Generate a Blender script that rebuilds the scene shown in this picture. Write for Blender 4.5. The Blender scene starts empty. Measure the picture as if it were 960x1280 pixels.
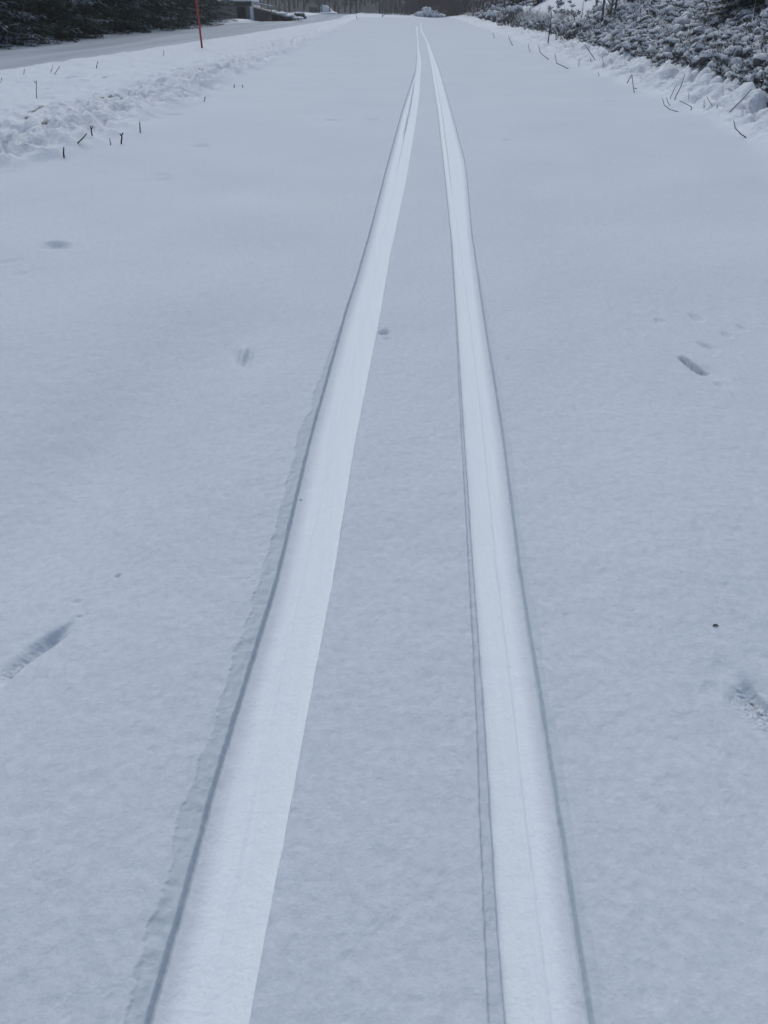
import bpy, bmesh, math, random
import numpy as np
from mathutils import Vector, Matrix

sc = bpy.context.scene
R = math.radians
# ------------------------------------------------------------------ camera, sky, sun, exposure
H0, F, YH = 0.6, 925.0, 12.0            # eye height, focal length and horizon row of the 960x1280 photo
PIT = math.atan((640 - YH) / F)
cd = bpy.data.cameras.new('camera'); cam = bpy.data.objects.new('camera', cd)
sc.collection.objects.link(cam); sc.camera = cam
cam.location = (0, 0, H0); cam.rotation_euler = (R(90) - PIT, 0, 0)
cd.lens = F / 1280 * 36; cd.sensor_width = 36; cd.clip_start = 0.02; cd.clip_end = 3000

SUN_EL, SUN_AZ = 57, -8                # high and ahead, behind thick cloud; azimuth is measured from +Y, clockwise
w = bpy.data.worlds.new('World'); sc.world = w; w.use_nodes = True
nt = w.node_tree; bg = nt.nodes['Background']
sky = nt.nodes.new('ShaderNodeTexSky'); sky.sky_type = 'NISHITA'; sky.sun_disc = False
sky.sun_elevation = R(SUN_EL); sky.sun_rotation = R(SUN_AZ); sky.dust_density = 4.0; sky.ozone_density = 1.0
tint = nt.nodes.new('ShaderNodeMix'); tint.data_type = 'RGBA'; tint.blend_type = 'MULTIPLY'; tint.inputs[0].default_value = 1; tint.inputs[7].default_value = (.945, 1.07, 1.13, 1)
nt.links.new(sky.outputs[0], tint.inputs[6]); nt.links.new(tint.outputs[2], bg.inputs[0]); bg.inputs[1].default_value = 0.115
sd = bpy.data.lights.new('sun', 'SUN'); sd.energy = .85; sd.angle = R(55); sd.color = (1, .97, .93)
so = bpy.data.objects.new('sun', sd); sc.collection.objects.link(so)
sv = Vector((math.sin(R(SUN_AZ)) * math.cos(R(SUN_EL)), math.cos(R(SUN_AZ)) * math.cos(R(SUN_EL)), math.sin(R(SUN_EL))))
so.rotation_euler = sv.to_track_quat('Z', 'Y').to_euler(); so.location = (0, -5, 12)
vs = sc.view_settings; vs.view_transform = 'Standard'; vs.look = 'None'; vs.gamma = 1; vs.exposure = -0.17; vs.use_curve_mapping = False

# ------------------------------------------------------------------ helpers
C = sc.collection
rng = np.random.default_rng(7); random.seed(7)
def ss(t): t = np.clip(t, 0, 1); return t * t * (3 - 2 * t)
def _h(ix, iy, s):
    n = (ix.astype(np.int64) * 374761393 + iy.astype(np.int64) * 668265263 + s * 1442695041) & 0xffffffff
    n = ((n ^ (n >> 13)) * 1274126177) & 0xffffffff
    return ((n ^ (n >> 16)) & 0xffffff) / float(0xffffff)
def noise(x, y, s=0):
    """gradient noise, about -1..1"""
    ix = np.floor(x); iy = np.floor(y); fx = x - ix; fy = y - iy
    u = fx * fx * fx * (fx * (fx * 6 - 15) + 10); v = fy * fy * fy * (fy * (fy * 6 - 15) + 10)
    def g(a, b):
        an = _h(ix + a, iy + b, s) * 6.2831853
        return np.cos(an) * (fx - a) + np.sin(an) * (fy - b)
    return 1.5 * ((g(0, 0) * (1 - u) + g(1, 0) * u) * (1 - v) + (g(0, 1) * (1 - u) + g(1, 1) * u) * v)
def balls(x, y, s=0):
    """heaped snow lumps: the highest of jittered domes, 0..1"""
    ix = np.floor(x); iy = np.floor(y); best = np.zeros_like(x)
    for a in (-1, 0, 1):
        for b in (-1, 0, 1):
            cx = ix + a + _h(ix + a, iy + b, s); cy = iy + b + _h(ix + a, iy + b, s + 9)
            r = .35 + .6 * _h(ix + a, iy + b, s + 23)
            d2 = ((x - cx) ** 2 + (y - cy) ** 2) / (r * r)
            best = np.maximum(best, r * np.sqrt(np.clip(1 - d2, 0, 1)))
    return best
cp, sp = math.cos(PIT), math.sin(PIT)
def ray(px, py):
    dx = (px - 480) / F; dy = (640 - py) / F
    return np.array([dx, cp + dy * sp, -sp + dy * cp])
def gnd(px, py, z=0.0):
    v = ray(px, py); t = (z - H0) / v[2]; return v[0] * t, v[1] * t
def onplane(px, py, D):
    v = ray(px, py); t = D / v[1]; return Vector((v[0] * t, D, H0 + v[2] * t))

# ------------------------------------------------------------------ ski track edges, read as ground points
def curve(pts):
    q = sorted([gnd(x, y) for x, y in pts], key=lambda p: p[1])
    D = np.array([p[1] for p in q]); X = np.array([p[0] for p in q])
    a = (X[1] - X[0]) / (D[1] - D[0])
    def f(d):
        d = np.asarray(d, float); r = np.interp(d, D, X)
        return np.where(d < D[0], X[0] + a * (np.maximum(d, -.5) - D[0]), r)
    return f
LLc = curve([(181,1275),(225,1128),(262.5,987),(287.5,906),(345,720),(387,545),(432,388),(446,345),(462,290),(484,206),(503,137),(519,89),(521,70),(520.5,50),(519.5,33)])
LRc = curve([(309,1280),(331,1159),(356,1034),(381,900),(417,712),(444,545),(459,470),(476,385),(489,308),(492,297),(508,222),(517,169),(524.5,119),(526,91),(527,75),(523.5,56),(522,33)])
RLc = curve([(634,1280),(624,1165),(616,1040),(607,900),(591,690),(581,545),(571,390),(565,297),(556,212),(547,134),(537.5,73),(532.5,51),(526,39),(525,27)])
RRc = curve([(741,1275),(721,1150),(702,1025),(682,900),(650,705),(630,545),(604.5,388),(590,290),(584,222),(581,200),(562.5,131),(550,88),(546,77),(535.5,50),(528.5,38),(526.6,27)])
RSc = curve([(611,1280),(606,1165),(601,1040),(596,900),(585,690),(577,545),(569,390),(563.5,297),(555,212),(546,134),(537,73),(532,51),(525.7,39),(524.8,27)])   # faint second edge left of the right track
LMc = curve([(245,1280),(333,900),(415,545),(466,340),(487,250),(498,200),(505.6,164),(512,136),(518,102),(523,89),(524,60),(521,33)])   # ridge between the two passes, left
RMc = curve([(677,1165),(657,1009),(645,900),(621,705),(605,545),(587,388),(573,290),(564,230),(559,187),(552,134),(541,75),(534,50),(527,38),(526,27)])

def interp(pts):
    D = np.array([p[0] for p in pts], float); X = np.array([p[1] for p in pts], float)
    return lambda d: np.interp(d, D, X)
eL = interp([(0,-2.4),(2,-1.95),(3.6,-1.72),(4.1,-1.42),(5.5,-1.45),(8.3,-1.42),(21,-1.5),(31,-1.55),(60,-1.8),(100,-2.4)])
rN = interp([(0,-4.9),(9.7,-4.45),(16,-4.2),(24,-4.0),(60,-3.5),(100,-3.0),(300,-3.0)])
rF = interp([(0,-8.0),(17,-7.8),(26,-8.05),(50,-8.3),(100,-7.6),(300,-8)])
eR = interp([(0,1.6),(3,1.8),(4.4,1.97),(5.9,2.1),(8.8,2.3),(11.5,2.4),(21,3.05),(30,3.5),(67,5.3),(100,6.6),(300,8)])
xS = interp([(0,2.5),(5.9,2.68),(9.4,3.0),(12,3.15),(18.4,3.75),(30,4.5),(60,6.3),(100,8.0),(300,12)])

# footprints and dents: px, py, half length, half width (m), direction (deg from +X), depth, kind
DENTS = []
def dent(px, py, a, b, ang, dep, kind='soft'):
    x, y = gnd(px, py); DENTS.append((x, y, a, b, R(ang), dep, kind))
dent(38, 816, .047, .0115, 62, .009, 'step'); dent(58, 797, .04, .014, 60, .004); dent(70, 785, .02, .006, 58, .003)
dent(870, 445, .048, .014, 108, .017, 'step'); dent(885, 455, .05, .03, 110, .005)
dent(966, 890, .045, .022, 118, .008, 'step'); dent(946, 868, .03, .014, 110, .003)
dent(480, 414, .016, .013, 80, .009); dent(484, 423, .010, .008, 30, .003)
dent(73, 314, .05, .025, 0, .006); dent(73, 309, .05, .02, 0, -.008)
dent(206, 222, .045, .03, 0, .006); dent(203, 216, .05, .02, 0, -.006)
dent(302, 437, .016, .05, 5, -.006); dent(309, 442, .010, .05, 0, .008); dent(296, 440, .009, .04, 5, .005)
dent(415, 152, .05, .03, 0, .014); dent(10, 330, .04, .02, 20, .003); dent(24, 345, .03, .02, 20, .0025)
dent(873, 388, .012, .03, 10, .005); dent(888, 422, .012, .026, 30, .006); dent(912, 408, .01, .02, 10, .004); dent(932, 400, .01, .02, 10, .004)
dent(905, 472, .014, .02, 10, .004); dent(826, 392, .01, .016, 10, .004); dent(905, 838, .012, .014, 10, .0015); dent(888, 866, .012, .012, 10, .0012)
dent(92, 745, .008, .006, 0, .0016); dent(97, 765, .004, .003, 0, .0015); dent(145, 715, .004, .004, 0, .003)
dent(250, 182, .06, .04, 10, .012); dent(636, 118, .05, .05, 10, .012); dent(763, 125, .05, .04, 0, .012); dent(217, 144, .07, .05, 0, .02)
dent(633, 178, .03, .03, 0, .010); dent(466, 150, .04, .05, 0, .008)
# bare, dark spots scraped in the verge
SOIL = [(138,116,.16,.07),(105,127,.11,.05),(75,129,.10,.06),(49,132,.11,.06),(24,139,.10,.05),(57,145,.05,.03),(252,85,.12,.10),(264,100,.05,.06),(10,160,.07,.03),(150,119,.06,.03),
        (90,97,.05,.05),(133,93,.05,.05),(178,100,.06,.05),(200,103,.05,.05),(157,107,.06,.04),(236,92,.05,.05)]
SOIL_PX, SOIL = SOIL, []

def und0(x, D, near):
    n2 = near ** 1.5
    return (.0022 * noise(x / .13, D / .17, 3) * near + .0010 * noise(x / .034, D / .042, 4) * near + .00042 * noise(x / .012, D / .013, 5) * n2
            - .0014 * np.maximum(0, noise(x / .02, D / .026, 6) - .22) * n2 - .0010 * np.maximum(0, noise(x / .0085, D / .011, 7) - .3) * near ** 2)
def terrain(x, D, attrs=False):
    x = np.asarray(x, float); D = np.asarray(D, float)
    z = .017 * noise(x / .42 + 3, D / .6, 45) / (1 + (np.maximum(D, 0) / 5) ** 2) + .022 * noise(x / 1.7, D / 2.1, 1) + .007 * noise(x / .55, D / .7, 2)
    offT = ss(np.maximum(LLc(D) - .02 - x, x - RRc(D) - .02) / (.16 + .04 * np.maximum(D, 0))); z *= offT
    near = 1 / (1 + (np.maximum(D, 0) / 6) ** 2)
    z += und0(x, D, near)
    el = eL(D) + .10 * noise(D / .6, D * 0 + .5, 8) + .05 * noise(D / .17, D * 0, 9)
    er = eR(D) + .07 * noise(D / .5, D * 0 + 3.5, 10)
    rn, rf, xs = rN(D), rF(D), xS(D)
    packed = np.zeros_like(z); heath = np.zeros_like(z); road = np.zeros_like(z); soil = np.zeros_like(z); lump = np.zeros_like(z)
    # gentle hollow left of the tracks
    z -= offT * .040 * np.exp(-((x + .46 - .1 * (D - 1.1)) / .13) ** 2 - ((D - 1.15) / .5) ** 2)
    # --- left bank, verge and road
    tl = ss((el - x) / .30); ridge = tl * (1 - ss((el - .35 - x) / .9)); verge = tl * (1 - ss((rn + .25 - x) / .4))
    m = tl > 0
    if m.any():
        xm, Dm = x[m], D[m]
        b = balls(xm / .15, Dm / .22, 11) * .055 + balls(xm / .06, Dm / .085, 12) * .050 - .03 + balls(xm / .028, Dm / .04, 18) * .018 + .012 * abs(noise(xm / .045, Dm / .06, 19)) - .02 * (noise(xm / .12, Dm / .16, 13) > .25) * (noise(xm / .12, Dm / .16, 13) - .25) * 3 - .01
        v = .022 * noise(xm / .33, Dm / .4, 14) + .012 * noise(xm / .1, Dm / .12, 15) + .012 * np.maximum(0, balls(xm / .2, Dm / .25, 16) - .35)
        zz = ridge[m] * (b + .02) + verge[m] * (v + .035)
        z[m] += zz; lump[m] = np.maximum(ridge[m], .55 * verge[m])
    ro = ss((rn - x) / .5) * ss((x - rf) / .4)
    z = z * (1 - .7 * ro) + ro * (-.03 + .006 * np.sin(x * 9 + .5 * np.sin(D * .3)))
    road = ro
    lf = ss((rf - x) / .4); z += lf * (.0 + ss((D - 44) / 6) * (.10 + .06 * noise(x / .8, D / .9, 17))); lump = np.maximum(lump, lf * ss((D - 44) / 6))
    # --- right berm of ploughed lumps
    tr = ss((x - er) / .22); be = tr * (1 - ss((x - xs) / .3))
    m = tr > 0
    if m.any():
        xm, Dm = x[m], D[m]
        k = np.clip((xm - er[m]) / (xs[m] - er[m] + .01), 0, 1.5)
        b = balls(xm / .17, Dm / .22, 21) * .12 + balls(xm / .075, Dm / .10, 22) * .085 - .035 + balls(xm / .035, Dm / .045, 24) * .022 + .03 * noise(xm / .4, Dm / .5, 23)
        z[m] += be[m] * (b * (.25 + .95 * k) + .03 * k)
        lump[m] = np.maximum(lump[m], be[m])
    s = np.maximum(0, x - xs)
    z += 7 * .62 * (1 - np.exp(-s / 7)) + .05 * ss(s / .2)
    bare = ss((s - .28 + .25 * noise(x / .8, D / 2., 28)) / .12) * ss((D - 17) / 2) * (1 - ss((D - 42) / 4))
    heath = ss((x - xs) / .15) * (1 - .93 * bare); lump = np.maximum(lump, .9 * bare)
    m = heath > 0
    if m.any():
        z[m] += heath[m] * (.05 * noise(x[m] / .25, D[m] / .3, 25) + .03 * noise(x[m] / .09, D[m] / .1, 26))
    # far end: cross ridge of bright snow, then a wooded rise
    fe = ss((D - 68) / 12) * ss((4.5 - x) / 3) * (1 - ss((D - 116) / 10))
    z += fe * (.15 + .07 * noise(x / 3, D / 5, 27)); lump = np.maximum(lump, fe)
    z += np.clip(D - 120, 0, 90) * .16
    z += np.where(D > 60, .12 * np.clip(-x - 24, 0, 60) * ss((D - 60) / 30), 0)
    heath = np.maximum(heath, ss((D - 118) / 4))
    # --- ski tracks
    LL, LR, RL, RR, RS, LM, RM = [f(D) for f in (LLc, LRc, RLc, RRc, RSc, LMc, RMc)]
    jag = .00022 * noise(D / .006, D * 0 + 1, 31) + .0005 * noise(D / .03, D * 0 + 2, 32)
    jag = jag * (1 + D * .4)
    endl = 1 - ss((D - 36) / 5); endr = 1 - ss((D - 48) / 5)
    def groove(L, Rr, dep, outer, end):
        vw = .0010 * noise(D / .03, D * 0 + 11 + outer, 51); wl, wr = (.0038 + vw, .0035) if outer < 0 else (.003, .0038 + vw)
        a = ss((x - L - jag) / wl + .5) * ss((Rr + jag - x) / wr + .5)
        d = (x - L) if outer < 0 else (Rr - x)
        return a * (.58 + .42 * ss(d / .024)) * dep * end, a * end * ss(d / .020)  # packed mask fades near the outer wall, painting its soft shade into the floor colour
    g1, p1 = groove(LL, LR, .0165, -1, endl); g2, p2 = groove(RL, RR, .0165, 1, endr)
    mid = ((x > LL - .08) & (x < RR + .08)).astype(float)
    flat = np.clip(p1 + p2, 0, 1)
    und = und0(x, D, near)
    z -= np.clip((g1 + g2) / .0165, 0, 1) * und * .85
    z -= g1 + g2
    packed = np.clip(p1 + p2, 0, 1)
    # subsided ragged shelf outside the outer walls
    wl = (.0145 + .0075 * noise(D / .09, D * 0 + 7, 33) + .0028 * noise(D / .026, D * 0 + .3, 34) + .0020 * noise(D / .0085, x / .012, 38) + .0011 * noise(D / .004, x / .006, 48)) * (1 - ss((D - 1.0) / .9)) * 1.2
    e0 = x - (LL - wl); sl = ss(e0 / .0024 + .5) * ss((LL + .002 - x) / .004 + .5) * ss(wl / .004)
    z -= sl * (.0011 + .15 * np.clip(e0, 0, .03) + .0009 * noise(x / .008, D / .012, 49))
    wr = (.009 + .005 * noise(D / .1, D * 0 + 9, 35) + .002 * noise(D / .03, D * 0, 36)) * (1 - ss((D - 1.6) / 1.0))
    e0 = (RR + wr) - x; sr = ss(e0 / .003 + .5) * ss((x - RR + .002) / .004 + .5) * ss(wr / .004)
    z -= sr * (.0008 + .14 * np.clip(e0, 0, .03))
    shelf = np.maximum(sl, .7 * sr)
    # strip between the old and new pass on the right track
    jg2 = .0007 * noise(D / .012, D * 0 + 5, 39) + .0003 * noise(D / .004, D * 0 + 5, 40)
    st = ss((x - RS - jg2) / .0016 + .5) * ss((RL - x) / .003 + .5) * endr
    z -= st * (.0034 + .0007 * noise(x / .008, D / .014, 37) * near)
    # soft bevel inside the left track's right edge, and on the shoulders
    z -= .0012 * np.exp(-((x - LR - .006) / .006) ** 2) * endl * near
    z += .0014 * np.exp(-((x - LM) / .0022) ** 2) * p1 * (.5 + .5 * ss((D - 2.2) / 1.5)) * (1 + 2.5 * ss((D - 3.4) / 1.))
    z += .0016 * np.exp(-((x - RM) / .0016) ** 2) * p2 * (1 + 7 * ss((D - 3.0) / 1.2))
    islx = ss((x - LM + .012) / .006) * ss((LM + .004 - x) / .005) * ss((D - 4.6) / .5) * (1 - ss((D - 7.6) / 1.5))
    z += islx * .012; packed = packed * (1 - .8 * islx)
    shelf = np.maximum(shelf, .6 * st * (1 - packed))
    # --- dents and bare spots
    for (cx, cy, a, b, an, dep, kind) in DENTS:
        m = (abs(x - cx) < .2) & (abs(D - cy) < .25)
        if not m.any(): continue
        dx, dy = x[m] - cx, D[m] - cy
        u = (dx * math.cos(an) + dy * math.sin(an)) / a; v = (-dx * math.sin(an) + dy * math.cos(an)) / b
        if kind == 'step':
            v2 = v + .45 * u * u
            pr = np.where(v2 < 0, ss(1 + v2 * 4.5), ss(1 - v2 / 1.6)) if cx > 0 and cy > 1 else np.where(v2 < 0, ss(1 + v2 * 3), ss(1 - v2 / 2.2))
            pr = pr * ss((1.05 - abs(u)) / .5)
            cr = noise(dx / .0042, dy / .005, 41) * .45 + noise(dx / .012, dy / .014, 42) * .3 + .5
            z[m] -= 1.5 * dep * pr * (.6 + .35 * cr + .5 * noise(dx / .0025 + 5, dy / .003, 43) * .5)
            soil[m] = np.maximum(soil[m], ss((pr * (.45 + cr) - .98) / .12) * .75)
            packed[m] *= 1
        else:
            z[m] -= 1.5 * dep * np.exp(-(u * u + v * v) ** 1.5 * 1.6)
    for (cx, cy, a, b) in SOIL:
        m = (abs(x - cx) < .5) & (abs(D - cy) < .8)
        if not m.any(): continue
        b2 = b * 3.2
        q = ((x[m] - cx) / a) ** 2 + ((D[m] - cy) / b2) ** 2 + .55 * noise(x[m] / .05, D[m] / .1, 44)
        z[m] -= .05 * np.exp(-np.maximum(q, 0))
        soil[m] = np.maximum(soil[m], .85 * ss((.62 - q) / .3))
    if attrs: return z, packed, heath, road, soil, lump, shelf
    return z
def zat(x, y): return float(terrain(np.array([x]), np.array([y]))[0])
def hit(px, py):
    """where the ray through a photo pixel meets the ground"""
    v = ray(px, py); t = np.geomspace(.4, 400, 6000)
    X, Y, Z = v[0] * t, v[1] * t, H0 + v[2] * t
    k = np.nonzero(Z < terrain(X, Y))[0]
    i = k[0] if len(k) else int(np.argmin(abs(Z)))
    return float(X[i]), float(Y[i]), float(terrain(X[i:i+1], Y[i:i+1])[0])

SOIL = [(*hit(a, b)[:2], c * .8, d * .9) for a, b, c, d in SOIL_PX]

# ------------------------------------------------------------------ mesh and node helpers
def mesh_np(name, V, Fq, mat, parent=None, smooth=True, attrs=None):
    """V (n,3); Fq (m,k) all with k corners"""
    V = np.asarray(V, np.float32); Fq = np.asarray(Fq, np.int32); k = Fq.shape[1]
    me = bpy.data.meshes.new(name); me.vertices.add(len(V)); me.vertices.foreach_set('co', V.ravel())
    me.loops.add(Fq.size); me.loops.foreach_set('vertex_index', Fq.ravel())
    me.polygons.add(len(Fq)); me.polygons.foreach_set('loop_start', np.arange(0, Fq.size, k, dtype=np.int32))
    me.polygons.foreach_set('loop_total', np.full(len(Fq), k, np.int32))
    if smooth: me.polygons.foreach_set('use_smooth', np.ones(len(Fq), bool))
    me.update(calc_edges=True)
    for n, a in (attrs or {}).items():
        at = me.attributes.new(n, 'FLOAT', 'POINT'); at.data.foreach_set('value', np.asarray(a, np.float32).ravel())
    me.materials.append(mat); o = bpy.data.objects.new(name, me); C.objects.link(o); o.parent = parent
    return o
def tag(o, label=None, cat=None, group=None, kind=None):
    if label: o['label'] = label
    if cat: o['category'] = cat
    if group: o['group'] = group
    if kind: o['kind'] = kind
    return o
def empty(name, loc, rz=0):
    o = bpy.data.objects.new(name, None); C.objects.link(o); o.location = loc; o.rotation_euler.z = rz; o.empty_display_size = .2
    return o
def copy_tree(o, parent=None):
    c = o.copy(); C.objects.link(c); c.parent = parent
    for ch in list(o.children): copy_tree(ch, c)
    return c
class MB:
    """collects quads/tris into one mesh"""
    def __init__(s): s.V = []; s.F = []
    def tube(s, pts, rad, n=6):
        pts = [Vector(p) for p in pts]; b0 = len(s.V); N = len(pts)
        for i, p in enumerate(pts):
            d = (pts[min(i + 1, N - 1)] - pts[max(i - 1, 0)]).normalized()
            a = d.cross(Vector((0, 0, 1)) if abs(d.z) < .9 else Vector((1, 0, 0))).normalized(); b = d.cross(a)
            r = rad[i] if hasattr(rad, '__len__') else rad
            for k in range(n):
                t = 2 * math.pi * k / n; s.V.append(tuple(p + a * (r * math.cos(t)) + b * (r * math.sin(t))))
        for i in range(N - 1):
            for k in range(n):
                k2 = (k + 1) % n; s.F.append((b0 + i * n + k, b0 + i * n + k2, b0 + (i + 1) * n + k2, b0 + (i + 1) * n + k))
        s.F.append(tuple(b0 + k for k in reversed(range(n)))); s.F.append(tuple(b0 + (N - 1) * n + k for k in range(n)))
        return s
    def box(s, lo, hi, M=None):
        b0 = len(s.V)
        for z in (lo[2], hi[2]):
            for x, y in ((lo[0], lo[1]), (hi[0], lo[1]), (hi[0], hi[1]), (lo[0], hi[1])):
                v = Vector((x, y, z)); s.V.append(tuple(M @ v if M else v))
        for f in ((3, 2, 1, 0), (4, 5, 6, 7), (0, 1, 5, 4), (1, 2, 6, 5), (2, 3, 7, 6), (3, 0, 4, 7)): s.F.append(tuple(b0 + i for i in f))
        return s
    def prism(s, outline, y0, y1):
        b0 = len(s.V); n = len(outline)
        for y in (y0, y1):
            for x, z in outline: s.V.append((x, y, z))
        s.F.append(tuple(b0 + i for i in range(n))); s.F.append(tuple(b0 + n + i for i in reversed(range(n))))
        for i in range(n):
            j = (i + 1) % n; s.F.append((b0 + j, b0 + i, b0 + n + i, b0 + n + j))
        return s
    def build(s, name, mat, parent=None, smooth=False):
        me = bpy.data.meshes.new(name); me.from_pydata(s.V, [], s.F)
        if smooth: me.polygons.foreach_set('use_smooth', [True] * len(me.polygons))
        me.materials.append(mat); o = bpy.data.objects.new(name, me); C.objects.link(o); o.parent = parent; return o

class N:
    def __init__(s, name):
        s.m = bpy.data.materials.new(name); s.m.use_nodes = True; s.t = s.m.node_tree; s.b = s.t.nodes['Principled BSDF']
        s.co = s.t.nodes.new('ShaderNodeTexCoord').outputs['Object']
    def n(s, ty, **kw):
        x = s.t.nodes.new(ty)
        for k, v in kw.items():
            if k.startswith('i_'): x.inputs[k[2:].replace('_', ' ')].default_value = v
            else: setattr(x, k, v)
        return x
    def l(s, a, b): s.t.links.new(a, b)
    def noise(s, scale, detail=3, rough=.5, vec=None):
        x = s.n('ShaderNodeTexNoise'); x.inputs['Scale'].default_value = scale; x.inputs['Detail'].default_value = detail; x.inputs['Roughness'].default_value = rough
        s.l(vec or s.co, x.inputs['Vector']); return x.outputs['Fac']
    def ramp(s, f, a, b, c0=(0, 0, 0, 1), c1=(1, 1, 1, 1)):
        x = s.n('ShaderNodeValToRGB'); e = x.color_ramp.elements; e[0].position = a; e[1].position = b; e[0].color = c0; e[1].color = c1
        s.l(f, x.inputs[0]); return x.outputs[0]
    def mix(s, f, a, b):
        x = s.n('ShaderNodeMix', data_type='RGBA')
        for i, v in ((0, f), (6, a), (7, b)):
            if hasattr(v, 'is_linked'): s.l(v, x.inputs[i])
            else: x.inputs[i].default_value = v if i == 0 else (*v, 1) if len(v) == 3 else v
        return x.outputs[2]
    def math(s, op, a, b=None, clamp=False):
        x = s.n('ShaderNodeMath', operation=op); x.use_clamp = clamp
        for i, v in enumerate((a, b)):
            if v is None: continue
            if hasattr(v, 'is_linked'): s.l(v, x.inputs[i])
            else: x.inputs[i].default_value = v
        return x.outputs[0]
    def attr(s, name): x = s.n('ShaderNodeAttribute'); x.attribute_name = name; return x.outputs['Fac']
    def bump(s, h, st, dist, prev=None):
        x = s.n('ShaderNodeBump'); x.inputs['Strength'].default_value = st; x.inputs['Distance'].default_value = dist
        s.l(h, x.inputs['Height']); 
        if prev: s.l(prev, x.inputs['Normal'])
        return x.outputs[0]
    def done(s, col, rough=.8, nrm=None, spec=.3):
        if hasattr(col, 'is_linked'): s.l(col, s.b.inputs['Base Color'])
        else: s.b.inputs['Base Color'].default_value = (*col, 1)
        if hasattr(rough, 'is_linked'): s.l(rough, s.b.inputs['Roughness'])
        else: s.b.inputs['Roughness'].default_value = rough
        s.b.inputs['Specular IOR Level'].default_value = spec
        if nrm: s.l(nrm, s.b.inputs['Normal'])
        return s.m

def m_ground():
    n = N('snow_ground')
    fine = n.noise(260, 3, .6); mid = n.noise(55, 3, .55); big = n.noise(1.3, 4, .55); hue = n.noise(2.3, 2, .5)
    fluffy = n.mix(n.ramp(big, .3, .7), (.535, .585, .65), (.59, .635, .695))
    fluffy = n.mix(n.math('MULTIPLY', n.ramp(fine, .35, .7), .35), fluffy, (.66, .70, .76))
    fluffy = n.mix(n.math('MULTIPLY', n.ramp(hue, .4, .65), .4), fluffy, (.565, .60, .66))
    blot = n.noise(95, 3, .6); fluffy = n.mix(n.math('MULTIPLY', n.ramp(blot, .42, .62), .38), fluffy, (.47, .51, .57))
    # skis' streaks run along the track
    mp = n.n('ShaderNodeMapping'); mp.inputs['Scale'].default_value = (1, .02, 1); n.l(n.co, mp.inputs['Vector'])
    stre = n.noise(230, 3, .6, mp.outputs[0])
    pk = n.mix(n.ramp(stre, .35, .7), (.75, .79, .835), (.78, .82, .86))
    c = n.mix(n.math('MULTIPLY', n.attr('packed'), .95), fluffy, pk)
    c = n.mix(n.math('MULTIPLY', n.attr('shelf'), .8), c, (.475, .53, .59))  # greyer coarse layer; its tone also paints in the shade of the tilted shelf
    lum = n.mix(n.ramp(mid, .3, .7), (.72, .76, .82), (.80, .835, .885))
    c = n.mix(n.math('MULTIPLY', n.attr('lump'), .85), c, lum)
    rs = n.n('ShaderNodeMapping'); rs.inputs['Scale'].default_value = (1, .06, 1); n.l(n.co, rs.inputs['Vector'])
    rc = n.mix(n.ramp(n.noise(1.5, 4, .6, rs.outputs[0]), .3, .7), (.27, .305, .36), (.44, .485, .555))
    c = n.mix(n.attr('road'), c, rc)
    hn = n.ramp(n.noise(9, 4, .65), .42, .62)
    hc = n.mix(hn, (.04, .042, .038), (.34, .355, .38))
    c = n.mix(n.attr('heath'), c, hc)
    sc_ = n.mix(n.ramp(n.noise(120, 3, .6), .4, .6), (.03, .028, .024), (.10, .10, .09))
    c = n.mix(n.attr('soil'), c, sc_)
    b = n.bump(mid, .42, .0035); b = n.bump(fine, .55, .0014, b)
    lb = n.n('ShaderNodeBump'); n.l(n.attr('lump'), lb.inputs['Strength']); lb.inputs['Distance'].default_value = .03; n.l(n.noise(17, 5, .7), lb.inputs['Height']); n.l(b, lb.inputs['Normal']); b = lb.outputs[0]
    return n.done(c, .75, b, .35)
def m_snowload(name, dark, dark2, thr=.35, snow=(.60, .62, .67), scale=30, nw=1.0):
    """plant matter that carries snow on what faces up"""
    n = N(name); g = n.n('ShaderNodeNewGeometry'); sx = n.n('ShaderNodeSeparateXYZ'); n.l(g.outputs['Normal'], sx.inputs[0])
    a = n.math('ADD', n.math('MULTIPLY', sx.outputs[2], nw), n.math('MULTIPLY', n.math('SUBTRACT', n.noise(scale, 4, .7), .5), 1.9))
    f = n.ramp(a, thr - .08, thr + .12)
    d = n.mix(n.ramp(n.noise(scale * 1.7, 2), .4, .6), dark, dark2)
    nb = n.bump(n.noise(scale * 2.2, 3, .6), .6, .012)
    return n.done(n.mix(f, d, snow), .85, nb, .2)
def m_plain(name, a, b, scale=20, rough=.75, stretch=None, bump=0, spec=.3):
    n = N(name); vec = n.co
    if stretch: mp = n.n('ShaderNodeMapping'); mp.inputs['Scale'].default_value = stretch; n.l(n.co, mp.inputs['Vector']); vec = mp.outputs[0]
    f = n.noise(scale, 4, .6, vec)
    return n.done(n.mix(n.ramp(f, .3, .7), a, b), rough, n.bump(f, .5, bump) if bump else None, spec)
def m_needles():
    n = N('spruce_needles')
    a = n.attr('snowy'); d = n.mix(n.ramp(n.noise(3.5, 3), .35, .65), (.014, .030, .017), (.042, .068, .036))
    return n.done(n.mix(a, d, (.36, .39, .43)), .8, None, .15)
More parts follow.
